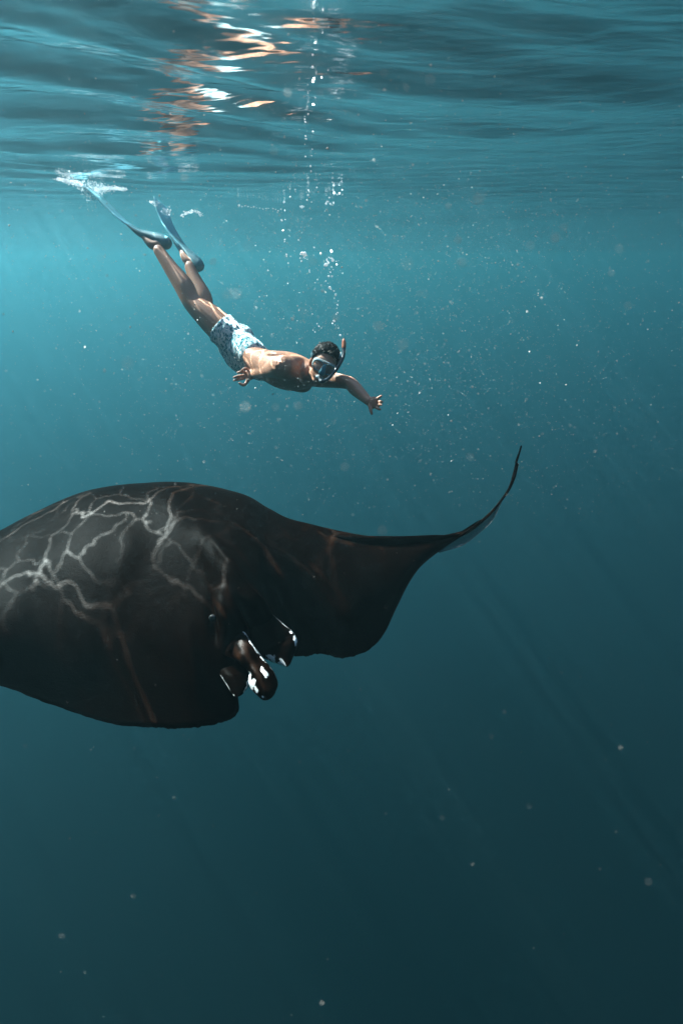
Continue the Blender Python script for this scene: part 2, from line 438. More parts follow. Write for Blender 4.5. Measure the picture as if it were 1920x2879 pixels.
# ridges and grooves of the back and head: line from, to, half width (photo pixels), height (metres)
SCULPT = [
 (620,1670,672,1800,30,.055), (690,1670,790,1800,27,.050), (668,1690,740,1810,10,-.030), (592,1690,606,1800,14,-.030),
 (600,1520,725,1695,9,.014), (560,1500,660,1640,40,.016), (440,1360,600,1560,60,.015), (700,1500,900,1640,14,.010),
 (380,1500,330,1640,40,.010), (150,1520,90,1650,40,.010), (250,1700,240,1900,60,.012), (760,1600,840,1800,16,-.012),
 (330,1750,480,1900,30,-.008), (530,1760,560,1960,20,.010), (950,1560,1040,1700,30,.008),
]
def make_manta():
    NS, NC = 420, 64
    st = []
    for k, row in enumerate(MANTA):
        e = 1.0 if k < 12 else max(0.0, 1.0 - (k - 11) / 9.0)
        st.append([P(q[0], q[1], q[2] + (0, 0, -0.03, 0.09, 0.36)[c] * e) for c, q in enumerate(row)])
    # along the span, then along the chord
    cols_ = []
    for c in range(5):
        cols_.append(catmull([st[k][c] for k in range(len(st))], NS))
    for k in range(11, len(st)):
        st[k][0] = (st[k][1].lerp(st[k][2], 0.02) + FW * .004).lerp(st[k][0], max(0.0, (17 - k) / 7))
    cols_[0] = catmull([st[k][0] for k in range(len(st))], NS)
    th = catmull([(t,) for t in THICK], NS)[:, 0]
    D = np.zeros((NS, NC, 3))
    for i in range(NS):
        D[i] = catmull([cols_[c][i] for c in range(5)], NC)
    # ragged, slightly scalloped leading edge and soft body folds
    du = np.gradient(D, axis=0); dv = np.gradient(D, axis=1)
    N = np.cross(du, dv)
    L = np.linalg.norm(N, axis=2, keepdims=True); N = N / np.maximum(L, 1e-9)
    tocam = np.array(CAM)[None, None, :] - D
    flip = np.sign((N * tocam).sum(2)[NS // 3, NC // 2])
    N = N * flip
    # smooth normals so the underside is clean
    for _ in range(20):
        Np = np.pad(N, ((1, 1), (1, 1), (0, 0)), 'edge')
        N = (Np[:-2, 1:-1] + Np[2:, 1:-1] + Np[1:-1, :-2] + Np[1:-1, 2:] + N) / 5
    N = N / np.maximum(np.linalg.norm(N, axis=2, keepdims=True), 1e-9)
    s = np.linspace(0, 1, NS)[:, None]; t = np.linspace(0, 1, NC)[None, :]
    prof = np.clip(np.sin(np.pi * np.clip(t, 0, 1)), 0, 1) ** 0.7
    prof = np.where(t > 0.5, prof, prof) + 0 * s
    # folds: a long groove on each side of the spine and shallow muscle ridges
    fold = 0.006 * np.sin(9 * s * 6.28 + 3.0 * t * 6.28 * 0.35) * np.exp(-((s - 0.42) / 0.14) ** 2)
    fold += 0.007 * np.exp(-(((s - 0.335) - 0.05 * (t - 0.5)) / 0.012) ** 2) - 0.008 * np.exp(-(((s - 0.475) - 0.06 * (t - 0.5)) / 0.012) ** 2)
    fold *= np.sin(np.pi * t) ** 1.0
    fold *= 0.5
    rel = D - np.array(CAM)
    dep = rel @ np.array(FW)
    PX = CX + F * (rel @ np.array(AX)) / dep; PY = CY - F * (rel @ np.array(UP)) / dep
    for (x0, y0, x1, y1, wide, amp) in SCULPT:
        lx, ly = x1 - x0, y1 - y0; ll = math.hypot(lx, ly); lx /= ll; ly /= ll
        a = (PX - (x0 + x1) / 2) * lx + (PY - (y0 + y1) / 2) * ly
        b = -(PX - (x0 + x1) / 2) * ly + (PY - (y0 + y1) / 2) * lx
        fold += amp * np.exp(-(a / (ll * 0.5)) ** 4) * np.exp(-(b / wide) ** 2) * (t > 0.12)
    edge = np.zeros((NS, NC))
    for i in range(NS):
        w = mnoise.noise(Vector((i * 0.20, 3.1, 0))) * 0.006 + mnoise.noise(Vector((i * 0.6, 8.1, 0))) * 0.0035
        edge[i] = w * np.clip((t[0] - 0.9) / 0.1, 0, 1)
    chord = dv / np.maximum(np.linalg.norm(dv, axis=2, keepdims=True), 1e-9)
    fade = np.clip(th / 0.03, 0, 1)[:, None]
    top = D + N * fold[..., None] * fade[..., None] + chord * edge[..., None] * fade[..., None]
    bot = top - N * (th[:, None] * 2 * prof + 0.006 * np.minimum(1, th / .01)[:, None])[..., None]
    V = np.vstack([top.reshape(-1, 3), bot.reshape(-1, 3)])
    n = NS * NC
    Q = []
    def idx(i, j, b): return b * n + i * NC + j
    for i in range(NS - 1):
        for j in range(NC - 1):
            Q.append((idx(i, j, 0), idx(i, j + 1, 0), idx(i + 1, j + 1, 0), idx(i + 1, j, 0)))
            Q.append((idx(i, j, 1), idx(i + 1, j, 1), idx(i + 1, j + 1, 1), idx(i, j + 1, 1)))
        Q.append((idx(i, 0, 0), idx(i + 1, 0, 0), idx(i + 1, 0, 1), idx(i, 0, 1)))
        Q.append((idx(i, NC - 1, 0), idx(i, NC - 1, 1), idx(i + 1, NC - 1, 1), idx(i + 1, NC - 1, 0)))
    for j in range(NC - 1):
        Q.append((idx(0, j, 0), idx(0, j, 1), idx(0, j + 1, 1), idx(0, j + 1, 0)))
        Q.append((idx(NS - 1, j, 0), idx(NS - 1, j + 1, 0), idx(NS - 1, j + 1, 1), idx(NS - 1, j, 1)))
    mb = MB(); mb.add(V, Q)
    white = [0.0] * len(mb.v)
    # brow above the eye and the two head lobes
    def shell_ball(px, py, d, rx, ry, rz, ang):
        c, s_ = math.cos(ang), math.sin(ang)
        fx = AX * c + UP * s_; fz = UP * c - AX * s_
        ball(mb, P(px, py, d + .14), rx, ry, rz, frame=(fx, FW, fz), seg=24, rings=16)
        white.extend([0.0] * (len(mb.v) - len(white)))
    # horn-like head fins: rolled blades between two edges
    def fin(upper, lower, bulge, thick, wf, droop=0.0, nu=26, ntt=48):
        A = catmull([P(a_, b_, c_ + .22) for a_, b_, c_ in upper], ntt); B = catmull([P(a_, b_, c_ + .22) for a_, b_, c_ in lower], ntt)
        front = np.zeros((ntt, nu, 3)); W = np.zeros((ntt, nu))
        for a in range(ntt):
            tt = a / (ntt - 1)
            for b_ in range(nu):
                u = b_ / (nu - 1)
                q = A[a] * (1 - u) + B[a] * u
                q = q + np.array(BK) * bulge * (1 - (2 * (u * .86 + .07) - 1) ** 2) * min(1.0, tt / 0.4) ** 1.3 * (0.6 + 0.4 * math.sin(math.pi * min(1, tt * 0.9 + 0.1)))
                if droop and a > 0:
                    q = q + (A[-1] - A[-5] + B[-1] - B[-5]) / np.linalg.norm(A[-1] - A[-5] + B[-1] - B[-5]) * droop * math.sin(math.pi * u) ** .6 * tt ** 6
                nn = mnoise.noise(Vector(q) * 22) * .004 + mnoise.noise(Vector(q) * 60) * .0012
                q = q + np.array(BK) * nn + np.array(UP) * nn * .6
                front[a, b_] = q; W[a, b_] = wf(u, tt)
        back = front + np.array(FW) * thick * 0.9 + np.array(UP) * 0.0
        # inner side hollow: keep edges thick and rounded
        n0 = ntt * nu
        VV = np.vstack([front.reshape(-1, 3), back.reshape(-1, 3)])
        QQ = []
        f = lambda a, b_, k: k * n0 + a * nu + b_
        for a in range(ntt - 1):
            for b_ in range(nu - 1):
                QQ.append((f(a, b_, 0), f(a, b_ + 1, 0), f(a + 1, b_ + 1, 0), f(a + 1, b_, 0)))
                QQ.append((f(a, b_, 1), f(a + 1, b_, 1), f(a + 1, b_ + 1, 1), f(a, b_ + 1, 1)))
            QQ.append((f(a, 0, 0), f(a + 1, 0, 0), f(a + 1, 0, 1), f(a, 0, 1)))
            QQ.append((f(a, nu - 1, 0), f(a, nu - 1, 1), f(a + 1, nu - 1, 1), f(a + 1, nu - 1, 0)))
        for b_ in range(nu - 1):
            QQ.append((f(0, b_, 0), f(0, b_, 1), f(0, b_ + 1, 1), f(0, b_ + 1, 0)))
            QQ.append((f(ntt - 1, b_, 0), f(ntt - 1, b_ + 1, 0), f(ntt - 1, b_ + 1, 1), f(ntt - 1, b_, 1)))
        mb.add(VV, QQ)
        white.extend(list(W.reshape(-1)) + [0.9] * n0)
    g = lambda x, c, w: math.exp(-((x - c) / w) ** 2)
    # far fin
    fin([(690,1672,2.50),(735,1702,2.38),(793,1751,2.33),(819,1771,2.33),(833,1790,2.31),(836,1808,2.30),(831,1832,2.29),(822,1850,2.28)],
        [(662,1750,2.50),(690,1790,2.40),(712,1818,2.36),(728,1834,2.37),(742,1846,2.35),(760,1856,2.32),(782,1864,2.30),(800,1868,2.28)],
        0.080, 0.02,
        lambda u, t: 1.35 * g(u, 0.88, 0.28) * g(t, 0.80, 0.22) + 0.95 * g(u, 0.0, 0.07) * g(t, 0.62, 0.20), droop=.012)
    # near fin
    fin([(640,1722,2.41),(668,1752,2.27),(703,1800,2.19),(733,1840,2.18),(764,1879,2.14),(775,1898,2.12),(782,1924,2.10),(776,1942,2.09)],
        [(606,1790,2.42),(618,1830,2.26),(655,1850,2.19),(684,1868,2.18),(702,1888,2.15),(701,1915,2.13),(711,1938,2.11),(726,1952,2.10)],
        0.075, 0.02,
        lambda u, t: 1.35 * g(u, 0.97, 0.30) * g(t, 0.70, 0.15) + 1.0 * g(u, 0.22, 0.08) * g(t, 0.58, 0.11) + 0.6 * g(u, 0.6, 0.1) * g(t, .93, .05) + 0.55 * g(u, 0.0, 0.04) * g(t, .36, .25), droop=.016)  # last term paints the lit upper edge pale; the others are white markings
    # corner of the mouth
    fin([(598,1826,2.37),(604,1862,2.26),(620,1893,2.21),(638,1922,2.18),(650,1942,2.16),(658,1954,2.15)],
        [(664,1815,2.38),(688,1850,2.26),(704,1880,2.22),(708,1902,2.20),(702,1925,2.18),(682,1952,2.15)],
        0.050, 0.02,
        lambda u, t: 0.9 * g(u, 0.0, 0.06) * g(t, 0.55, 0.25) + 1.0 * g(u, 0.1, 0.14) * g(t, 0.96, 0.07) + 1.2 * g(u, 1.0, 0.16) * g(t, 0.80, 0.22))
    root = bpy.data.objects.new('manta_ray', None); col.objects.link(root)
    root.location = P(600, 1750, 2.6)
    bpy.context.view_layer.update()
    tag(root, 'large black manta ray with curled white marked head fins swimming below the snorkeller', 'manta ray')
    mat = manta_material()
    o = link_mesh('body', mb.v, mb.f, mat, root)
    at = o.data.attributes.new('white', 'FLOAT', 'POINT')
    at.data.foreach_set('value', white)
    # eye
    eb = MB(); ball(eb, P(598, 1738, 2.42), 0.016, 0.012, 0.016, seg=16, rings=10)
    eye = link_mesh('eye', eb.v, eb.f, simple_mat('manta_eye', (0.02, 0.018, 0.016), 0.08, 0.6, 0.1), root)
    # translucent membrane on the upturned wing tip
    up_ = catmull([P(1232,1549,3.00), P(1290,1512,3.03), P(1330,1482,3.05), P(1378,1441,3.08), P(1408,1406,3.10)], 30)
    lo_ = catmull([P(1234,1553,3.01), P(1297,1535,3.05), P(1338,1507,3.09), P(1384,1464,3.12), P(1410,1409,3.11)], 30)
    mv = []
    for a in range(30):
        for k in range(9):
            u = k / 8
            q = up_[a] * (1 - u) + lo_[a] * u + np.array(FW) * 0.012 * math.sin(math.pi * u)
            mv.append(q)
    mq = [(a * 9 + k, a * 9 + k + 1, (a + 1) * 9 + k + 1, (a + 1) * 9 + k) for a in range(29) for k in range(8)]
    mm, nt, b = new_mat('membrane')
    b.inputs['Base Color'].default_value = (0.05, 0.05, 0.055, 1)
    b.inputs['Roughness'].default_value = 0.4
    b.inputs['Alpha'].default_value = 0.45
    me = link_mesh('wing_tip_membrane', mv, mq, mm, root)
    sd = me.modifiers.new('s', 'SOLIDIFY'); sd.thickness = 0.003
    me['label'] = 'thin translucent edge of the upturned wing tip'
    return root
make_manta()

# ------------------------------------------------------------------ snorkeller
def skin_material():
    m, nt, b = new_mat('skin')
    tc = node(nt, 'ShaderNodeTexCoord')
    nz = node(nt, 'ShaderNodeTexNoise'); nz.inputs['Scale'].default_value = 9; nz.inputs['Detail'].default_value = 6
    nt.links.new(tc.outputs['Object'], nz.inputs['Vector'])
    mx = node(nt, 'ShaderNodeMixRGB')
    mx.inputs[1].default_value = (0.34, 0.145, 0.085, 1); mx.inputs[2].default_value = (0.48, 0.24, 0.15, 1)
    nt.links.new(nz.outputs['Fac'], mx.inputs[0]); nt.links.new(mx.outputs[0], b.inputs['Base Color'])
    b.inputs['Roughness'].default_value = 0.48
    b.inputs['Specular IOR Level'].default_value = 0.28
    b.inputs['Subsurface Weight'].default_value = 0.0
    n2 = node(nt, 'ShaderNodeTexNoise'); n2.inputs['Scale'].default_value = 120; n2.inputs['Detail'].default_value = 2
    nt.links.new(tc.outputs['Object'], n2.inputs['Vector'])
    bp = node(nt, 'ShaderNodeBump'); bp.inputs['Strength'].default_value = 0.15; bp.inputs['Distance'].default_value = 0.002
    nt.links.new(n2.outputs['Fac'], bp.inputs['Height']); nt.links.new(bp.outputs[0], b.inputs['Normal'])
    return m

def shorts_material():
    m, nt, b = new_mat('shorts_fabric')
    tc = node(nt, 'ShaderNodeTexCoord')
    mp = node(nt, 'ShaderNodeMapping'); mp.inputs['Rotation'].default_value = (0.3, 0.5, 0.9); mp.inputs['Scale'].default_value = (1.0, 1.0, 0.45)
    nt.links.new(tc.outputs['Object'], mp.inputs[0])
    nz = node(nt, 'ShaderNodeTexNoise'); nz.inputs['Scale'].default_value = 52; nz.inputs['Detail'].default_value = 4; nz.inputs['Distortion'].default_value = 1.4
    nt.links.new(mp.outputs[0], nz.inputs['Vector'])
    cr = node(nt, 'ShaderNodeValToRGB')
    e = cr.color_ramp.elements
    e[0].position = 0.42; e[0].color = (0.02, 0.14, 0.17, 1)
    e[1].position = 0.52; e[1].color = (0.62, 0.66, 0.66, 1)
    e2 = e.new(0.47); e2.color = (0.18, 0.42, 0.45, 1)
    nt.links.new(nz.outputs['Fac'], cr.inputs[0]); nt.links.new(cr.outputs[0], b.inputs['Base Color'])
    b.inputs['Roughness'].default_value = 0.85
    b.inputs['Specular IOR Level'].default_value = 0.1
    return m

def make_diver():
    root = bpy.data.objects.new('person', None); col.objects.link(root)
    root.location = P(676, 986, 4.60)
    bpy.context.view_layer.update()
    tag(root, 'shirtless snorkeller in patterned swim shorts, mask and fins diving towards the manta ray', 'person')
    skin = skin_material()
    mb = MB()
    # torso: hips side-on, chest turned towards the lens -----------------
    spine = [P(652, 968, 4.66), P(676, 986, 4.60), P(703, 1003, 4.51), P(733, 1019, 4.40), P(772, 1035, 4.24), P(812, 1044, 4.09), P(846, 1046, 3.99), P(868, 1046, 3.95)]
    lats = [BK * .93 + UP * .33, BK * .93 + UP * .33, BK * .92 + UP * .33 - AX * .1, BK * .85 - AX * .4 + UP * .25, BK * .7 - AX * .68 + UP * .15,
            BK * .58 - AX * .8 + UP * .08, BK * .52 - AX * .84 + UP * .05, BK * .5 - AX * .85]
    lats = [v.normalized() for v in lats]
    pel, nek = spine[1], spine[-1]
    def tf(k, x=0.0, d=0.0):
        """point beside spine station k: x along his right, d towards his back"""
        i = max(0, min(int(k), 6)); u = k - i
        c = spine[i].lerp(spine[i + 1], u); a = (spine[i + 1] - spine[i]).normalized()
        l = lats[i].lerp(lats[i + 1], u); l = (l - a * l.dot(a)).normalized()
        dd = l.cross(a); dd = dd if dd.dot(UP) > 0 else -dd
        return c + l * x + dd * d, (l, dd, a)
    tube(mb, spine, [(.125, .09), (.165, .118), (.155, .102), (.140, .090), (.160, .108), (.185, .122), (.165, .095), (.080, .068)],
         side=lats, seg=32, n=44)
    _, fr0 = tf(1.0); lat, dor, ax = fr0
    for s in (-1, 1):
        c, f = tf(5.2, .080 * s, -.070); ball(mb, c, .085, .050, .075, frame=f)     # chest muscle
        c, f = tf(5.0, .090 * s, .075); ball(mb, c, .075, .030, .095, frame=f)      # shoulder blade
        c, f = tf(0.8, .075 * s, .055); ball(mb, c, .088, .078, .10, frame=f)       # buttock
        c, f = tf(6.2, .070 * s, .045); ball(mb, c, .090, .045, .05, frame=f)       # neck muscle
    # head --------------------------------------------------------
    hc = P(910, 1023, 3.86)
    hz = (AX * 0.40 + UP * 0.83 + BK * 0.38).normalized()
    hy = (AX * 0.05 - UP * 0.36 + BK * 0.92); hy = (hy - hz * hy.dot(hz)).normalized()
    hx = hy.cross(hz)                                     # towards image left or right
    if hx.dot(AX) < 0: hx = -hx                           # +x = image right
    H = lambda x, y, z: hc + hx * x + hy * y + hz * z
    hf = (hx, hy, hz)
    tube(mb, [tf(6.3)[0], nek, hc - hz * 0.045 - hy * 0.030], [.085, .064, .060], seg=20)
    ball(mb, H(0, -.014, .022), .076, .096, .092, hf, 26, 18)        # skull
    ball(mb, H(0, .030, -.040), .058, .062, .080, hf, 22, 14)        # face
    ball(mb, H(0, .052, -.092), .036, .034, .026, hf)                # chin
    ball(mb, H(0, .066, .035), .054, .022, .018, hf)                 # brow
    for s in (-1, 1):
        ball(mb, H(.036 * s, .058, -.028), .026, .026, .022, hf)     # cheek bone
        ball(mb, H(.044 * s, .012, -.070), .020, .034, .026, hf)     # jaw
        ball(mb, H(.078 * s, -.012, -.012), .010, .019, .032, hf)    # ear
    tube(mb, [H(0, .086, .022), H(0, .108, -.012), H(0, .112, -.028), H(0, .096, -.036)], [.009, .013, .017, .012], seg=12)   # nose
    tube(mb, [H(-.024, .082, -.058), H(0, .097, -.056), H(.024, .082, -.058)], [.006, .009, .006], seg=10)   # lips
    tube(mb, [H(-.022, .080, -.070), H(0, .094, -.070), H(.022, .080, -.070)], [.006, .009, .006], seg=10)
    # arms --------------------------------------------------------
    rs = tf(6.0, .175, .0)[0]
    re = P(742, 1046, 4.11); rw = P(714, 1051, 4.27)
    tube(mb, [tf(6.0, .10)[0], rs, rs.lerp(re, .45), re, re.lerp(rw, .35), rw],
         [.072, .070, .058, .047, .043, .027], seg=20, n=36)
    ball(mb, rs, .070, .066, .066, frame=tf(6.0)[1])
    ls = tf(6.3, -.150, -.01)[0]
    le = P(981, 1077, 3.95); lw = P(1036, 1128, 3.79)
    tube(mb, [tf(6.1, -.08)[0], ls, ls.lerp(le, .5), le, le.lerp(lw, .35), lw],
         [.074, .064, .049, .041, .042, .026], seg=20, n=36)
    # hands: palm, four fingers and thumb each -------------------------
    def hand(wrist, palm, fingers, thumb, d, back):
        tube(mb, [wrist, wrist.lerp(palm, .6), palm], [(.026, .020), (.038, .019), (.040, .015)], side=(Vector(fingers[0][0]) - Vector(fingers[-1][0])), seg=16)
        for f in fingers:
            b0, t0 = f[0], f[-1]
            mid = f[1] if len(f) == 3 else b0.lerp(t0, .5) + back * .006
            root_ = palm.lerp(b0, 0.35)
            tube(mb, [root_, b0, mid, t0], [.0100, .0098, .0088, .0072], seg=10, n=16)
        tube(mb, [palm.lerp(wrist, .45)] + thumb, [.015] + [.0125, .0108, .0082][:len(thumb)], seg=10, n=16)
    D = 4.29
    q = lambda x, y, dd=0.0: P(x, y, D + dd)
    hand(rw, q(696, 1056), [[q(699, 1041, -.01), q(690, 1035, -.03), q(680, 1041, -.035)],
                            [q(689, 1047, -.01), q(678, 1045, -.025), q(668, 1048, -.02)],
                            [q(685, 1056, .0), q(671, 1057, -.01), q(657, 1061, .0)],
                            [q(683, 1065, .01), q(671, 1067, .0), q(658, 1070, .01)]],
         [q(694, 1074, -.01), q(685, 1083, -.025), q(673, 1077, -.035)], D, BK)
    D = 3.77
    hand(lw, q(1051, 1134), [[q(1058, 1122), q(1064, 1118, -.015), q(1072, 1113, -.02)],
                             [q(1062, 1129), q(1068, 1129, -.02), q(1075, 1130, -.02)],
                             [q(1062, 1138), q(1067, 1138, -.02), q(1072, 1139, -.03)],
                             [q(1058, 1146), q(1063, 1149, -.015), q(1069, 1151, -.02)]],
         [q(1041, 1143), q(1042, 1153, -.01), q(1045, 1163, -.015)], D, BK)
    # legs --------------------------------------------------------
    rh = pel + lat * .085; lh = pel - lat * .085
    rk = P(540, 848, 4.56); ra = P(447, 704, 4.60)
    lk = P(580, 874, 4.82); la = P(534, 750, 4.88)
    legs = []
    calf_side = dor
    for h, k, a in ((rh, rk, ra), (lh, lk, la)):
        ba = (k - a).cross(AX).normalized()
        bend = dor
        tube(mb, [h, h.lerp(k, .3), h.lerp(k, .7), k, k.lerp(a, .28) + bend * .012, k.lerp(a, .65) + bend * .004, a],
             [.104, .106, .090, .068, .070, .053, .039], seg=22, n=48)
        ball(mb, k - bend * .012, .047, seg=14)
    # feet (inside the fins)
    rheel = P(463, 682, 4.62); rtoe = P(395, 655, 4.68)
    lheel = P(556, 744, 4.90); ltoe = P(507, 690, 4.98)
    tube(mb, [rheel, ra.lerp(rtoe, .3), rtoe], [(.032, .036), (.04, .034), (.04, .014)], side=FW, seg=14)
    tube(mb, [lheel, la.lerp(ltoe, .3), ltoe], [(.032, .036), (.04, .034), (.04, .014)], side=FW, seg=14)
    body = remeshed('body', mb, 0.0046, 4, skin, root)

    # hair ---------------------------------------------------------
    hb = MB()
    nu, nv = 60, 34
    V, Fc = [], []
    def hair_pt(th, ph, r):
        x, y, z = math.sin(ph) * math.cos(th), math.sin(ph) * math.sin(th), math.cos(ph)
        p = H(x * (.079 + r), -.016 + y * (.099 + r), .024 + z * (.095 + r))
        return p
    for layer, r0 in ((0, .013), (1, -.004)):
        for j in range(nv):
            for i in range(nu):
                th = 2 * math.pi * i / nu
                fr = max(0.0, math.sin(th))                         # 1 at the forehead
                lim = R(128) - R(72) * fr ** 0.7
                ph = 0.02 + (lim - 0.02) * j / (nv - 1)
                r = r0 + (mnoise.noise(Vector((math.cos(th) * math.sin(ph) * 9, math.sin(th) * math.sin(ph) * 9, math.cos(ph) * 9))) * .006
                          + mnoise.noise(Vector((math.cos(th) * math.sin(ph) * 30, math.sin(th) * math.sin(ph) * 30, math.cos(ph) * 30))) * .007 if layer == 0 else 0)
                r -= (.010 * (j / (nv - 1)) ** 6 if layer == 0 else 0)
                V.append(hair_pt(th, ph, r))
    n0 = nu * nv
    for j in range(nv - 1):
        for i in range(nu):
            i2 = (i + 1) % nu
            Fc.append((j * nu + i, j * nu + i2, (j + 1) * nu + i2, (j + 1) * nu + i))
            Fc.append((n0 + j * nu + i, n0 + (j + 1) * nu + i, n0 + (j + 1) * nu + i2, n0 + j * nu + i2))
    for i in range(nu):
        i2 = (i + 1) % nu
        Fc.append(((nv - 1) * nu + i, (nv - 1) * nu + i2, n0 + (nv - 1) * nu + i2, n0 + (nv - 1) * nu + i))
    Fc.append(tuple(range(nu - 1, -1, -1)))
    link_mesh('hair', V, Fc, simple_mat('hair', (0.007, 0.006, 0.0055), 0.8, 0.08, 0.5, 120, 1.0), root)

    # swim shorts ---------------------------------------------------
    sb = MB()
    tube(sb, [spine[0], spine[1], spine[2], spine[2].lerp(spine[3], .6)],
         [(.148, .105), (.184, .136), (.172, .118), (.164, .110)], side=lat, seg=28, n=18)
    for s, h, k in ((1, rh, rk), (-1, lh, lk)):
        c, f = tf(0.8, .075 * s, .055); ball(sb, c, .100, .090, .112, frame=f)
        tube(sb, [h, h.lerp(k, .15), h.lerp(k, .34)], [.112, .116, .116], seg=22, n=12, cap=False)
    def wrinkle(c):
        return (mnoise.noise(Vector(c) * 14) * .006 + mnoise.noise(Vector((c.x * 40, c.y * 22, c.z * 22))) * .0035)
    remeshed('swim_shorts', sb, 0.0075, 3, shorts_material(), root, wrinkle)

    # fins ----------------------------------------------------------
    pocket = simple_mat('fin_rubber', (0.05, 0.18, 0.21), 0.5, 0.3, 0.2)
    blade_m, nt, b = new_mat('fin_blade')
    b.inputs['Base Color'].default_value = (0.20, 0.58, 0.66, 1)
    b.inputs['Roughness'].default_value = 0.35
    b.inputs['Transmission Weight'].default_value = 0.0
    tl = node(nt, 'ShaderNodeBsdfTranslucent'); tl.inputs['Color'].default_value = (0.30, 0.68, 0.76, 1)
    mxs = node(nt, 'ShaderNodeMixShader'); mxs.inputs[0].default_value = 0.35
    nt.links.new(b.outputs[0], mxs.inputs[1]); nt.links.new(tl.outputs[0], mxs.inputs[2])
    nt.links.new(mxs.outputs[0], nt.nodes['Material Output'].inputs['Surface'])
    def swim_fin(heel, toe, ankle, line, wvec, widths, label):
        fe = bpy.data.objects.new('swim_fin', None); col.objects.link(fe)
        fe.parent = root; fe.matrix_parent_inverse = root.matrix_world.inverted()
        fe['label'] = label
        pb = MB()
        w = Vector(wvec).normalized()
        mid = heel.lerp(toe, .5)
        tube(pb, [heel.lerp(toe, -.06), heel.lerp(toe, .12), mid, toe, toe.lerp(line[1], .5)],
             [(.044, .046), (.048, .050), (.052, .042), (.062, .026), (.070, .012)], side=w, seg=20, n=28)
        link_mesh('foot_pocket', pb.v, pb.f, pocket, fe)
        L = catmull(line, 40)
        Ws = catmull([(x,) for x in widths], 40)[:, 0]
        V, Q = [], []
        for i in range(40):
            c = Vector(L[i])
            d = Vector(L[min(i + 1, 39)] - L[max(i - 1, 0)]).normalized()
            ws = (w - d * w.dot(d)).normalized()
            nrm = d.cross(ws)
            for k in range(13):
                u = k / 12 * 2 - 1
                th = .005 * (1 - i / 60)
                rail = .011 * math.exp(-((abs(u) - .94) / .06) ** 2) * (1 - i / 50)
                rib = .003 * math.cos(u * 15) * (1 - i / 60)
                V.append(c + ws * (u * Ws[i] * (1 - .08 * (1 if i > 37 else 0))) + nrm * (th + rail + rib))
            for k in range(13):
                u = k / 12 * 2 - 1
                th = .005 * (1 - i / 60)
                rail = .011 * math.exp(-((abs(u) - .94) / .06) ** 2) * (1 - i / 50)
                V.append(c + ws * (u * Ws[i]) - nrm * (th + rail))
        for i in range(39):
            a, b_ = i * 26, (i + 1) * 26
            for k in range(12):
                Q.append((a + k, a + k + 1, b_ + k + 1, b_ + k))
                Q.append((a + 13 + k, b_ + 13 + k, b_ + 13 + k + 1, a + 13 + k + 1))
            Q.append((a, b_, b_ + 13, a + 13)); Q.append((a + 12, a + 25, b_ + 25, b_ + 12))
        for k in range(12):
            Q.append((k, 13 + k, 13 + k + 1, k + 1))
            e = 39 * 26
            Q.append((e + k, e + k + 1, e + 13 + k + 1, e + 13 + k))
        link_mesh('blade', V, Q, blade_m, fe)
    swim_fin(rheel, rtoe, ra, [P(410, 660, 4.67), P(350, 622, 4.73), P(300, 574, 4.80), P(262, 538, 4.86), P(222, 516, 4.90)],
             FW * 0.95 + UP * 0.22 + AX * 0.16, [.058, .075, .085, .090, .088], 'blue fin whose tip breaks the water surface')
    swim_fin(lheel, ltoe, la, [P(517, 698, 4.96), P(484, 652, 5.03), P(463, 610, 5.09), P(452, 568, 5.14)],
             FW * 0.92 + AX * 0.32 + UP * 0.18, [.058, .072, .082, .084], 'blue fin behind the other, pointing up')

    # mask ----------------------------------------------------------
    me_ = bpy.data.objects.new('diving_mask', None); col.objects.link(me_)
    me_.parent = root; me_.matrix_parent_inverse = root.matrix_world.inverted()
    frame_m = simple_mat('mask_frame', (0.03, 0.16, 0.20), 0.35, 0.4, 0.15)
    skirt_m, nts, bs = new_mat('mask_skirt')
    bs.inputs['Base Color'].default_value = (0.45, 0.50, 0.50, 1); bs.inputs['Roughness'].default_value = 0.4; bs.inputs['Alpha'].default_value = 0.6
    strap_m = simple_mat('mask_strap', (0.02, 0.07, 0.09), 0.45, 0.35, 0.15)
    MZ = .002
    def outline(s, sx, sz, n=28):
        pts = []
        for k in range(n):
            a = 2 * math.pi * k / n
            ca, sa = math.cos(a), math.sin(a)
            pts.append((s * .034 + sx * math.copysign(abs(ca) ** .75, ca), MZ + sz * math.copysign(abs(sa) ** .75, sa)))
        return pts
    def curve_y(x): return .120 - 4.5 * x * x
    for s in (-1, 1):
        fb = MB()
        pts = outline(s, .030, .027)
        V, Q = [], []
        n = len(pts)
        for k, (x, z) in enumerate(pts):
            cx, cz = s * .034, MZ
            for (sc, dy) in ((1.0, .004), (1.0, -.006), (1.17, -.008), (1.17, .002)):
                V.append(H(cx + (x - cx) * sc, curve_y(x) + dy, cz + (z - cz) * sc))
        for k in range(n):
            k2 = (k + 1) % n
            for e in range(4):
                e2 = (e + 1) % 4
                Q.append((k * 4 + e, k2 * 4 + e, k2 * 4 + e2, k * 4 + e2))
        link_mesh('frame', V, Q, frame_m, me_)
        V = [H(x, curve_y(x) - .001, z) for x, z in pts] + [H(x, curve_y(x) - .004, z) for x, z in pts]
        Q = [tuple(range(n)), tuple(range(2 * n - 1, n - 1, -1))] + [(k, n + k, n + (k + 1) % n, (k + 1) % n) for k in range(n)]
        gm = bpy.data.materials.get('lens_glass')
        if not gm:
            gm, nt2, b2 = new_mat('lens_glass')
            b2.inputs['Base Color'].default_value = (0.75, 0.85, 0.88, 1)
            b2.inputs['Roughness'].default_value = 0.03
            b2.inputs['Alpha'].default_value = 0.10
        link_mesh('lens', V, Q, gm, me_, smooth=False)
    # skirt: from the frame back to the face, with a nose pocket
    pts = []
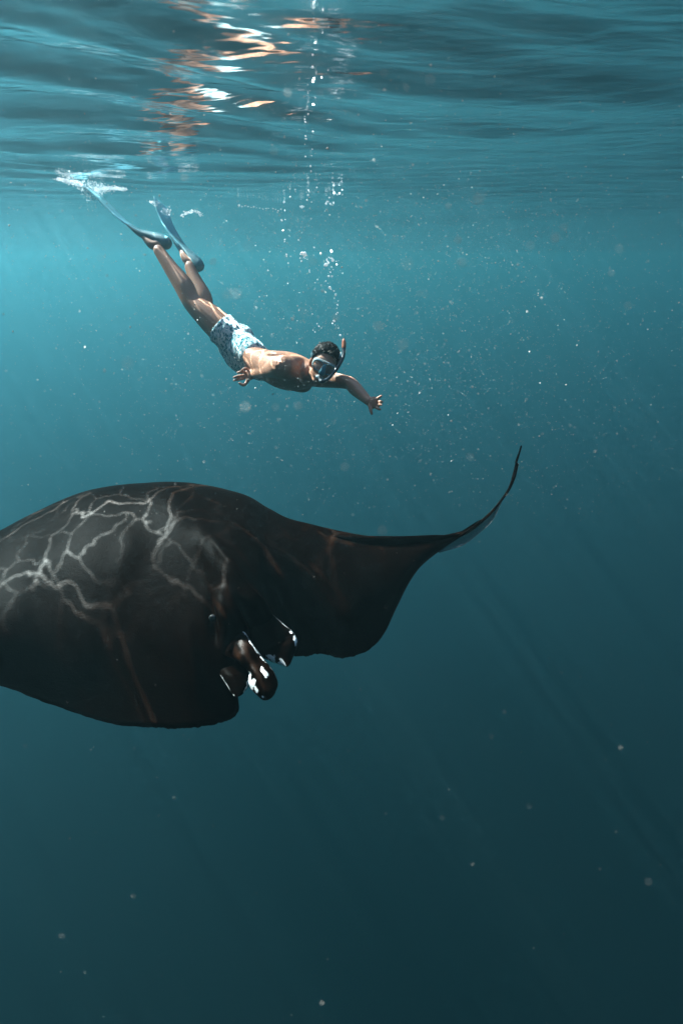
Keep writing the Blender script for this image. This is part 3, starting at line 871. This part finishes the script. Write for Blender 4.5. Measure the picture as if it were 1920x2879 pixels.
    for k in range(48):
        a = 2 * math.pi * k / 48
        ca, sa = math.cos(a), math.sin(a)
        x = .067 * math.copysign(abs(ca) ** .6, ca)
        z = MZ + .033 * math.copysign(abs(sa) ** .6, sa)
        pts.append((x, z))
    V, Q = [], []
    for (x, z) in pts:
        for sc, y in ((.96, curve_y(x) - .004), (1.0, curve_y(x) - .018), (1.02, .075 - 5.5 * x * x), (.97, .070 - 5.5 * x * x)):
            V.append(H(x * sc, y, MZ + (z - MZ) * sc))
    for k in range(48):
        k2 = (k + 1) % 48
        for e in range(3):
            Q.append((k * 4 + e, k2 * 4 + e, k2 * 4 + e + 1, k * 4 + e + 1))
    sk = link_mesh('skirt', V, Q, skirt_m, me_)
    sdm = sk.modifiers.new('s', 'SOLIDIFY'); sdm.thickness = .004
    nb = MB()
    tube(nb, [H(0, .118, .018), H(0, .128, -.006), H(0, .130, -.028), H(0, .110, -.040)], [(.010, .008), (.015, .012), (.020, .016), (.016, .010)], side=hx, seg=14)
    link_mesh('nose_pocket', nb.v, nb.f, frame_m, me_)
    V, Q = [], []
    ns = 44
    for k in range(ns):
        a = R(-62) + R(304) * k / (ns - 1) + R(90) + R(62) - R(152 - 90)
        a = R(28) - R(236) * k / (ns - 1)
        x, y = math.cos(a) * .092, -.016 + math.sin(a) * .114
        for (o_, z) in ((0, .030), (0, .008), (.004, .008), (.004, .030)):
            sc = 1 + o_ / .095
            V.append(H(x * sc, y * sc, z + .012 * (1 - math.sin(a))))
    for k in range(ns - 1):
        for e in range(4):
            Q.append((k * 4 + e, (k + 1) * 4 + e, (k + 1) * 4 + (e + 1) % 4, k * 4 + (e + 1) % 4))
    link_mesh('strap', V, Q, strap_m, me_, smooth=False)

    # snorkel ---------------------------------------------------------
    se = bpy.data.objects.new('snorkel', None); col.objects.link(se)
    se.parent = root; se.matrix_parent_inverse = root.matrix_world.inverted()
    tb = MB()
    line = [H(0, .108, -.064), P(903, 1072, 3.70), P(921, 1066, 3.72), P(938, 1048, 3.75), P(951, 1030, 3.77), P(961, 1012, 3.79), P(966, 996, 3.80), P(966.5, 976, 3.81)]
    tube(tb, line, [.0105] * len(line), seg=14, n=60)
    link_mesh('tube', tb.v, tb.f, simple_mat('snorkel_rubber', (0.012, 0.020, 0.026), 0.35, 0.4, 0.2), se)
    ob = MB()
    tube(ob, [P(966.5, 977, 3.81), P(967, 965, 3.815), P(966.5, 958, 3.817), P(966, 953, 3.82)], [.0125, .0125, .0105, .004], seg=14, n=16)
    link_mesh('tip', ob.v, ob.f, simple_mat('snorkel_tip', (0.45, 0.14, 0.06), 0.4, 0.4, 0.2), se)
    mbm = MB()
    ball(mbm, H(0, .104, -.064), .024, .016, .013, hf)
    link_mesh('mouthpiece', mbm.v, mbm.f, simple_mat('mouthpiece', (0.55, 0.66, 0.68), 0.3, 0.4, 0.1), se)
    cb = MB()
    tube(cb, [P(955, 1006, 3.80), P(958, 994, 3.81)], [(.013, .006), (.013, .006)], seg=12)
    link_mesh('clip', cb.v, cb.f, frame_m, se)
    return root
make_diver()

# ------------------------------------------------------------------ bubbles, foam and drifting specks
def bubble_material():
    m, nt, b = new_mat('air_bubble')
    b.inputs['Base Color'].default_value = (0.92, 0.95, 0.96, 1)
    b.inputs['Roughness'].default_value = 0.18
    b.inputs['Metallic'].default_value = 0.0
    b.inputs['Specular IOR Level'].default_value = 0.8
    tl = node(nt, 'ShaderNodeBsdfTranslucent'); tl.inputs['Color'].default_value = (0.92, 0.95, 0.97, 1)
    mx = node(nt, 'ShaderNodeMixShader'); mx.inputs[0].default_value = 0.5
    nt.links.new(b.outputs[0], mx.inputs[1]); nt.links.new(tl.outputs[0], mx.inputs[2])
    nt.links.new(mx.outputs[0], nt.nodes['Material Output'].inputs['Surface'])
    return m
BUB = bubble_material()

def bubble_mesh(name, flat, seed, seg=14, rings=9):
    """a wobbling, slightly flattened air bubble of radius 1"""
    b = MB(); ball(b, (0, 0, 0), 1, 1, flat, seg=seg, rings=rings)
    for v in b.v:
        v *= 1 + 0.16 * mnoise.noise(v * 1.3 + Vector((seed, 0, 0)))
    me = bpy.data.meshes.new(name)
    me.from_pydata([tuple(v) for v in b.v], [], b.f); me.update()
    me.polygons.foreach_set('use_smooth', [True] * len(me.polygons))
    me.materials.append(BUB)
    return me
BM = [bubble_mesh('bubble', f, i * 3.7) for i, f in enumerate((0.8, 0.95, 1.15, 0.7))]

ORD = ['first', 'second', 'third', 'fourth', 'fifth', 'sixth', 'seventh', 'eighth', 'ninth', 'tenth', 'eleventh', 'twelfth', 'thirteenth', 'fourteenth',
       'fifteenth', 'sixteenth', 'seventeenth', 'eighteenth', 'nineteenth', 'twentieth', 'twenty-first', 'twenty-second', 'twenty-third', 'twenty-fourth',
       'twenty-fifth', 'twenty-sixth', 'twenty-seventh', 'twenty-eighth', 'twenty-ninth', 'thirtieth']
MARKS = [('the breaking fin tip', 230, 520), ('the upper fin', 470, 620), ('the swimmer\'s knees', 545, 850), ('the swim shorts', 650, 960), ('the splayed hand', 690, 1055),
         ('the swimmer\'s head', 915, 1020), ('the snorkel tip', 966, 955), ('the reaching hand', 1055, 1135), ('the bubble string', 920, 780), ('the surface bubble patch', 940, 560),
         ('the upturned wing tip', 1450, 1290), ('the far wing', 1120, 1560), ('the head fins', 760, 1880), ('the crest of the manta\'s back', 430, 1360), ('the near wing edge', 400, 2045),
         ('the photo\'s right edge', 1880, 900), ('the lower right corner', 1860, 2800), ('the lower left corner', 60, 2800), ('the upper right corner', 1850, 80), ('the bottom edge', 900, 2850), ('the left edge', 20, 1000)]
def where(px, py):
    m = min(MARKS, key=lambda q: math.hypot(q[1] - px, q[2] - py))
    dx, dy = px - m[1], py - m[2]
    far = 'just ' if math.hypot(dx, dy) < 90 else ('' if math.hypot(dx, dy) < 260 else 'well ')
    if abs(dx) > 2.2 * abs(dy): w = 'right of' if dx > 0 else 'left of'
    elif abs(dy) > 2.2 * abs(dx): w = 'below' if dy > 0 else 'above'
    else: w = ('below and ' if dy > 0 else 'above and ') + ('right of' if dx > 0 else 'left of')
    return far + w + ' ' + m[0]
def bubble(px, py, d, rpx, label, group=None):
    o = bpy.data.objects.new('air_bubble', BM[random.randrange(4)])
    o.location = P(px, py, d)
    r = rpx / F * d
    o.scale = (r, r, r * random.uniform(.9, 1.25))
    o.rotation_euler = (random.uniform(-.5, .5), random.uniform(-.5, .5), random.uniform(0, 6))
    col.objects.link(o)
    tag(o, label, 'bubble', group)

Z8 = lambda x, y: (640 + x / 3.409, 500 + y / 3.409)
# the string that leaves the snorkel
LIST = [(1080,1508,10),(1020,1372,13),(1004,1394,7),(1040,1307,7),(1053,1293,8),(1052,1217,9),(1035,1122,10),(978,1052,13),(990,1068,7),
                (942,990,6),(968,943,10),(1000,943,10),(1062,1440,5),(1030,1410,4),(1046,1250,5),(1058,1180,4),(1020,1085,6),(962,1010,4),(985,905,6),(1012,880,5),(975,875,4)]
for k, (x, y, r) in enumerate(sorted(LIST, key=lambda q: -q[1])):
    px, py = Z8(x, y)
    bubble(px, py, 3.79 + random.uniform(-.03, .03), r / 3.409, ORD[k] + ' silvery bubble up from the snorkel tip in its wavering string', 'bubbles rising from the snorkel tip')
# the knot above it
LIST = [(945,832,17),(966,815,12),(930,840,9),(1008,790,13),(1002,775,8),(995,703,11),(1006,706,7),(950,785,7),(970,762,5),(985,770,5),
                (1045,830,9),(1040,800,6),(1062,795,4),(958,800,8)]
for k, (x, y, r) in enumerate(sorted(LIST)):
    px, py = Z8(x, y)
    bubble(px, py, 3.82 + random.uniform(-.04, .04), r / 3.409, ORD[k] + ' bubble from the left in the loose knot high above the snorkel', 'knot of bubbles above the snorkel')
# the cluster to the left of the knot
LIST = [(715,722,16),(738,732,19),(752,742,10),(700,732,8),(708,800,7),(695,770,6),(765,780,5),(730,765,6),(744,772,5)]
for k, (x, y, r) in enumerate(sorted(LIST)):
    px, py = Z8(x, y)
    bubble(px, py, 3.90 + random.uniform(-.04, .04), r / 3.409, ORD[k] + ' bubble from the left in the tight cluster beside the bubble string', 'cluster left of the bubble string')
# stray ones between the swimmer's back and the surface
LIST = [(565,735,9),(566,752,7),(548,592,8),(546,612,5),(783,885,7),(785,902,6),(680,595,6),(520,407,9),(553,400,6),(830,668,6),(640,700,4),
                (577,1012,5),(838,1005,5),(636,1078,3.5),(688,1100,3.5),(812,1305,5),(876,1423,8),(858,1398,4.5),(838,1478,5),(818,1460,4),(535,1350,5),(668,1370,4),
                (606,1445,4),(376,1130,4),(388,888,6),(268,648,6),(305,1140,5),(748,1268,4),(900,1440,3.5)]
for k, (x, y, r) in enumerate(sorted(LIST, key=lambda q: q[1])):
    px, py = Z8(x, y)
    bubble(px, py, 3.95 + random.uniform(-.1, .1), r / 3.409, ORD[k] + ' stray tiny bubble down from the surface, left of the string', 'stray bubbles above the swimmer')
# caught under the surface above the snorkel
LIST = [(1010,120,9),(1020,145,11),(1072,150,9),(1098,115,8),(1050,160,6),(975,190,9),(960,228,12),(945,245,9),(985,250,10),(1015,240,9),(1005,262,7),(1100,160,5),
                (775,118,9),(770,165,9),(782,135,6),(760,212,7),(805,232,6),(712,280,12),(730,275,7),(695,276,7),(540,235,8),(600,182,7),(855,92,7),(648,112,6),(550,312,5)]
for k, (x, y, r) in enumerate(sorted(LIST)):
    px, py = Z8(x, y)
    LB = ORD[k] + ' bright bubble from the left in the patch caught under the surface'
    d = 4.15
    while P(px, py, d).z < -0.045: d += 0.05
    while P(px, py, d).z > -0.03: d -= 0.02
    bubble(px, py, d, r / 3.409, LB, 'bubbles caught under the surface')
for k in range(15):
    LB = ORD[k] + ' tiny bubble from the left in the thin row along the surface'
    px, py = Z8(110 + 400 * k / 14 * (1 + random.uniform(-.03, .03)), 268 + 42 * k / 14 + random.uniform(-9, 9))
    d = 4.3
    while P(px, py, d).z < -0.05: d += 0.05
    bubble(px, py, d, (10 if k == 0 else random.uniform(3.5, 6)) / 3.409, LB, 'row of bubbles along the surface')

# a thin trail close under the surface, further up the picture
for k, (px, py, r) in enumerate(sorted([(857,375,2.6),(868,388,3.2),(855,405,2.6),(872,352,2.2),(866,470,2.8),(874,484,3.0),(868,440,2.2),(880,430,1.8),(846,362,1.8),(862,420,1.8),
                                        (925,204,3.2),(912,214,2.6),(884,262,2.2),(870,290,2.6),(858,318,2.0),(876,240,2.0),(882,180,3.0),(873,150,2.4)], key=lambda q: q[1])):
    kk = (CY - py) / F * math.cos(PITCH) + math.sin(PITCH)
    px += random.gauss(0, 9); py += random.gauss(0, 8)
    kk = (CY - py) / F * math.cos(PITCH) + math.sin(PITCH)
    bubble(px, py, 0.49 / kk, r * random.uniform(.45, 1.15), ORD[k] + ' bubble from the top in the thin trail under the surface', 'trail of bubbles under the surface')

# foam where the fins break the surface
def foam(name, label, path, spread, n, rpx, depth):
    b = MB()
    for k in range(n):
        t = random.random()
        i = min(int(t * (len(path) - 1)), len(path) - 2); u = t * (len(path) - 1) - i
        x = path[i][0] * (1 - u) + path[i + 1][0] * u; y = path[i][1] * (1 - u) + path[i + 1][1] * u
        w = path[i][2] * (1 - u) + path[i + 1][2] * u
        x += random.gauss(0, spread); y += random.gauss(0, w)
        kk = (CY - y) / F * math.cos(PITCH) + math.sin(PITCH)
        d = min(depth + random.gauss(0, .06), (0.55 - .012 - abs(random.gauss(0, .02))) / kk)
        q = P(x, y, d)
        r = rpx * random.uniform(.35, 1.0) ** 1.6 / F * d
        ball(b, q, r * random.uniform(.8, 1.6), r, r * random.uniform(.7, 1.3), seg=7, rings=5)
    o = link_mesh(name, b.v, b.f, BUB)
    tag(o, label, 'foam', kind='stuff')
foam('foam', 'white splash of fine bubbles round the fin tip at the surface',
     [(163, 503, 2), (182, 507, 2.5), (205, 513, 3), (228, 522, 6), (246, 533, 15), (262, 537, 17), (278, 535, 12), (296, 531, 5), (322, 529, 3), (352, 533, 2.5)], 5, 2600, 1.25, 4.86)
foam('foam', 'small streak of bubbles trailing off the upper fin',
     [(425, 566, 2), (445, 578, 4), (462, 598, 7), (478, 590, 7)], 4, 300, 1.5, 5.08)
foam('foam', 'curved row of bubbles right of the upper fin',
     [(512, 606, 2), (528, 597, 2.5), (550, 594, 2.5), (568, 604, 3)], 2, 150, 1.6, 4.9)

# drifting plankton: the larger flecks one by one, the dust as one mass
def fleck_material():
    m, nt, b = new_mat('plankton_fleck')
    b.inputs['Base Color'].default_value = (0.38, 0.38, 0.36, 1)
    b.inputs['Roughness'].default_value = 0.6
    tl = node(nt, 'ShaderNodeBsdfTranslucent'); tl.inputs['Color'].default_value = (0.40, 0.40, 0.38, 1)
    mx = node(nt, 'ShaderNodeMixShader'); mx.inputs[0].default_value = 0.55
    nt.links.new(b.outputs[0], mx.inputs[1]); nt.links.new(tl.outputs[0], mx.inputs[2])
    nt.links.new(mx.outputs[0], nt.nodes['Material Output'].inputs['Surface'])
    return m
FLM = fleck_material()
def fleck_mesh(seed):
    b = MB(); ball(b, (0, 0, 0), 1, .7, .55, seg=8, rings=6)
    for v in b.v: v *= 1 + 0.5 * mnoise.noise(v * 1.7 + Vector((seed * 5.1, 2, 0)))
    me = bpy.data.meshes.new('plankton_fleck')
    me.from_pydata([tuple(v) for v in b.v], [], b.f); me.update()
    me.polygons.foreach_set('use_smooth', [True] * len(me.polygons)); me.materials.append(FLM)
    return me
FM = [fleck_mesh(i) for i in range(4)]
def fleck(px, py, d, r, label, group):
    o = bpy.data.objects.new('plankton_fleck', FM[random.randrange(4)])
    o.location = P(px, py, d); o.scale = (r, r, r)
    o.rotation_euler = (random.uniform(0, 6), random.uniform(0, 6), random.uniform(0, 6))
    col.objects.link(o); tag(o, label, 'plankton', group)
# soft discs close to the lens
NEAR = [(809,262),(900,262),(1142,245),(1080,205),(640,830),(665,828),(855,880),(945,893),(1065,918),(1132,970),(690,1145),(838,1141),(775,1145),(360,1020),(285,725),(1110,675),
        (1288,675),(1561,668),(1288,735),(1300,738),(1180,825),(1195,825),(1765,860),(1718,768),(1322,1285),(970,1312),(1075,1492),(1585,640),(770,425),(520,500),(1210,225),
        (1740,700),(600,735),(1145,745),(1490,690),(1345,560),(1260,580),(880,735),(700,690)]
for x, y in NEAR:
    fleck(x, y, random.uniform(.36, .68), random.uniform(.0012, .0022), 'blurred fleck ' + where(x, y), 'blurred flecks close to the lens')
DEEP = [(1418,2002,.9),(1380,2072,.8),(1487,2268,.7),(1822,2480,.6),(1745,2102,.9),(1328,2430,1.0),(1242,2300,.9),(375,2520,.8),(175,2632,.7),(905,2820,.8),(843,2142,1.2),(72,2098,.9),(1083,2288,1.2),(378,2105,1.0)]
for x, y, d in DEEP:
    fleck(x, y, d, random.uniform(.0008, .0013), 'pale fleck ' + where(x, y), 'flecks in the dark water')
def snow():
    V, Fc = [], []
    octa = np.array([(1, 0, 0), (-1, 0, 0), (0, 1, 0), (0, -1, 0), (0, 0, 1), (0, 0, -1)], float)
    of = [(0, 2, 4), (2, 1, 4), (1, 3, 4), (3, 0, 4), (2, 0, 5), (1, 2, 5), (3, 1, 5), (0, 3, 5)]
    n = 0
    while n < 14000:
        d = 1.1 + 6.0 * random.random() ** 0.8
        px, py = random.uniform(-100, 2020), random.uniform(-50, 2950)
        if random.random() < 0.72: py = random.gauss(860, 330); px = random.gauss(1000, 480)
        if py > 1450 and random.random() < .72: continue
        q = P(px, py, d)
        if q.z > -0.07: continue
        if 1300 < py < 2050 and px < 1300 and d > 1.9 and d < 3.6: continue
        r = random.uniform(.0007, .0016) * (1 + 1.3 * random.random() ** 9) * (.75 if py > 1450 else 1) * (0.55 + .22 * d)
        sc = np.array([random.uniform(.6, 1.5), random.uniform(.5, 1.1), random.uniform(.5, 1.3)]) * r
        k = len(V)
        V.extend((octa * sc + np.array(q)).tolist()); Fc.extend([tuple(k + a for a in f) for f in of])
        n += 1
    o = link_mesh('marine_snow', V, Fc, FLM)
    tag(o, 'fine pale specks drifting all through the water', 'plankton', kind='stuff')
snow()

# flecks that share a place are told apart from the top down
same = {}
for o in col.objects:
    if o.name.startswith('plankton_fleck'): same.setdefault(o['label'], []).append(o)
for lb, os_ in same.items():
    if len(os_) > 1:
        os_.sort(key=lambda o: -((o.location - CAM).dot(UP) / (o.location - CAM).dot(FW)))
        for k, o in enumerate(os_): o['label'] = lb + ', ' + ORD[k] + ' from top'
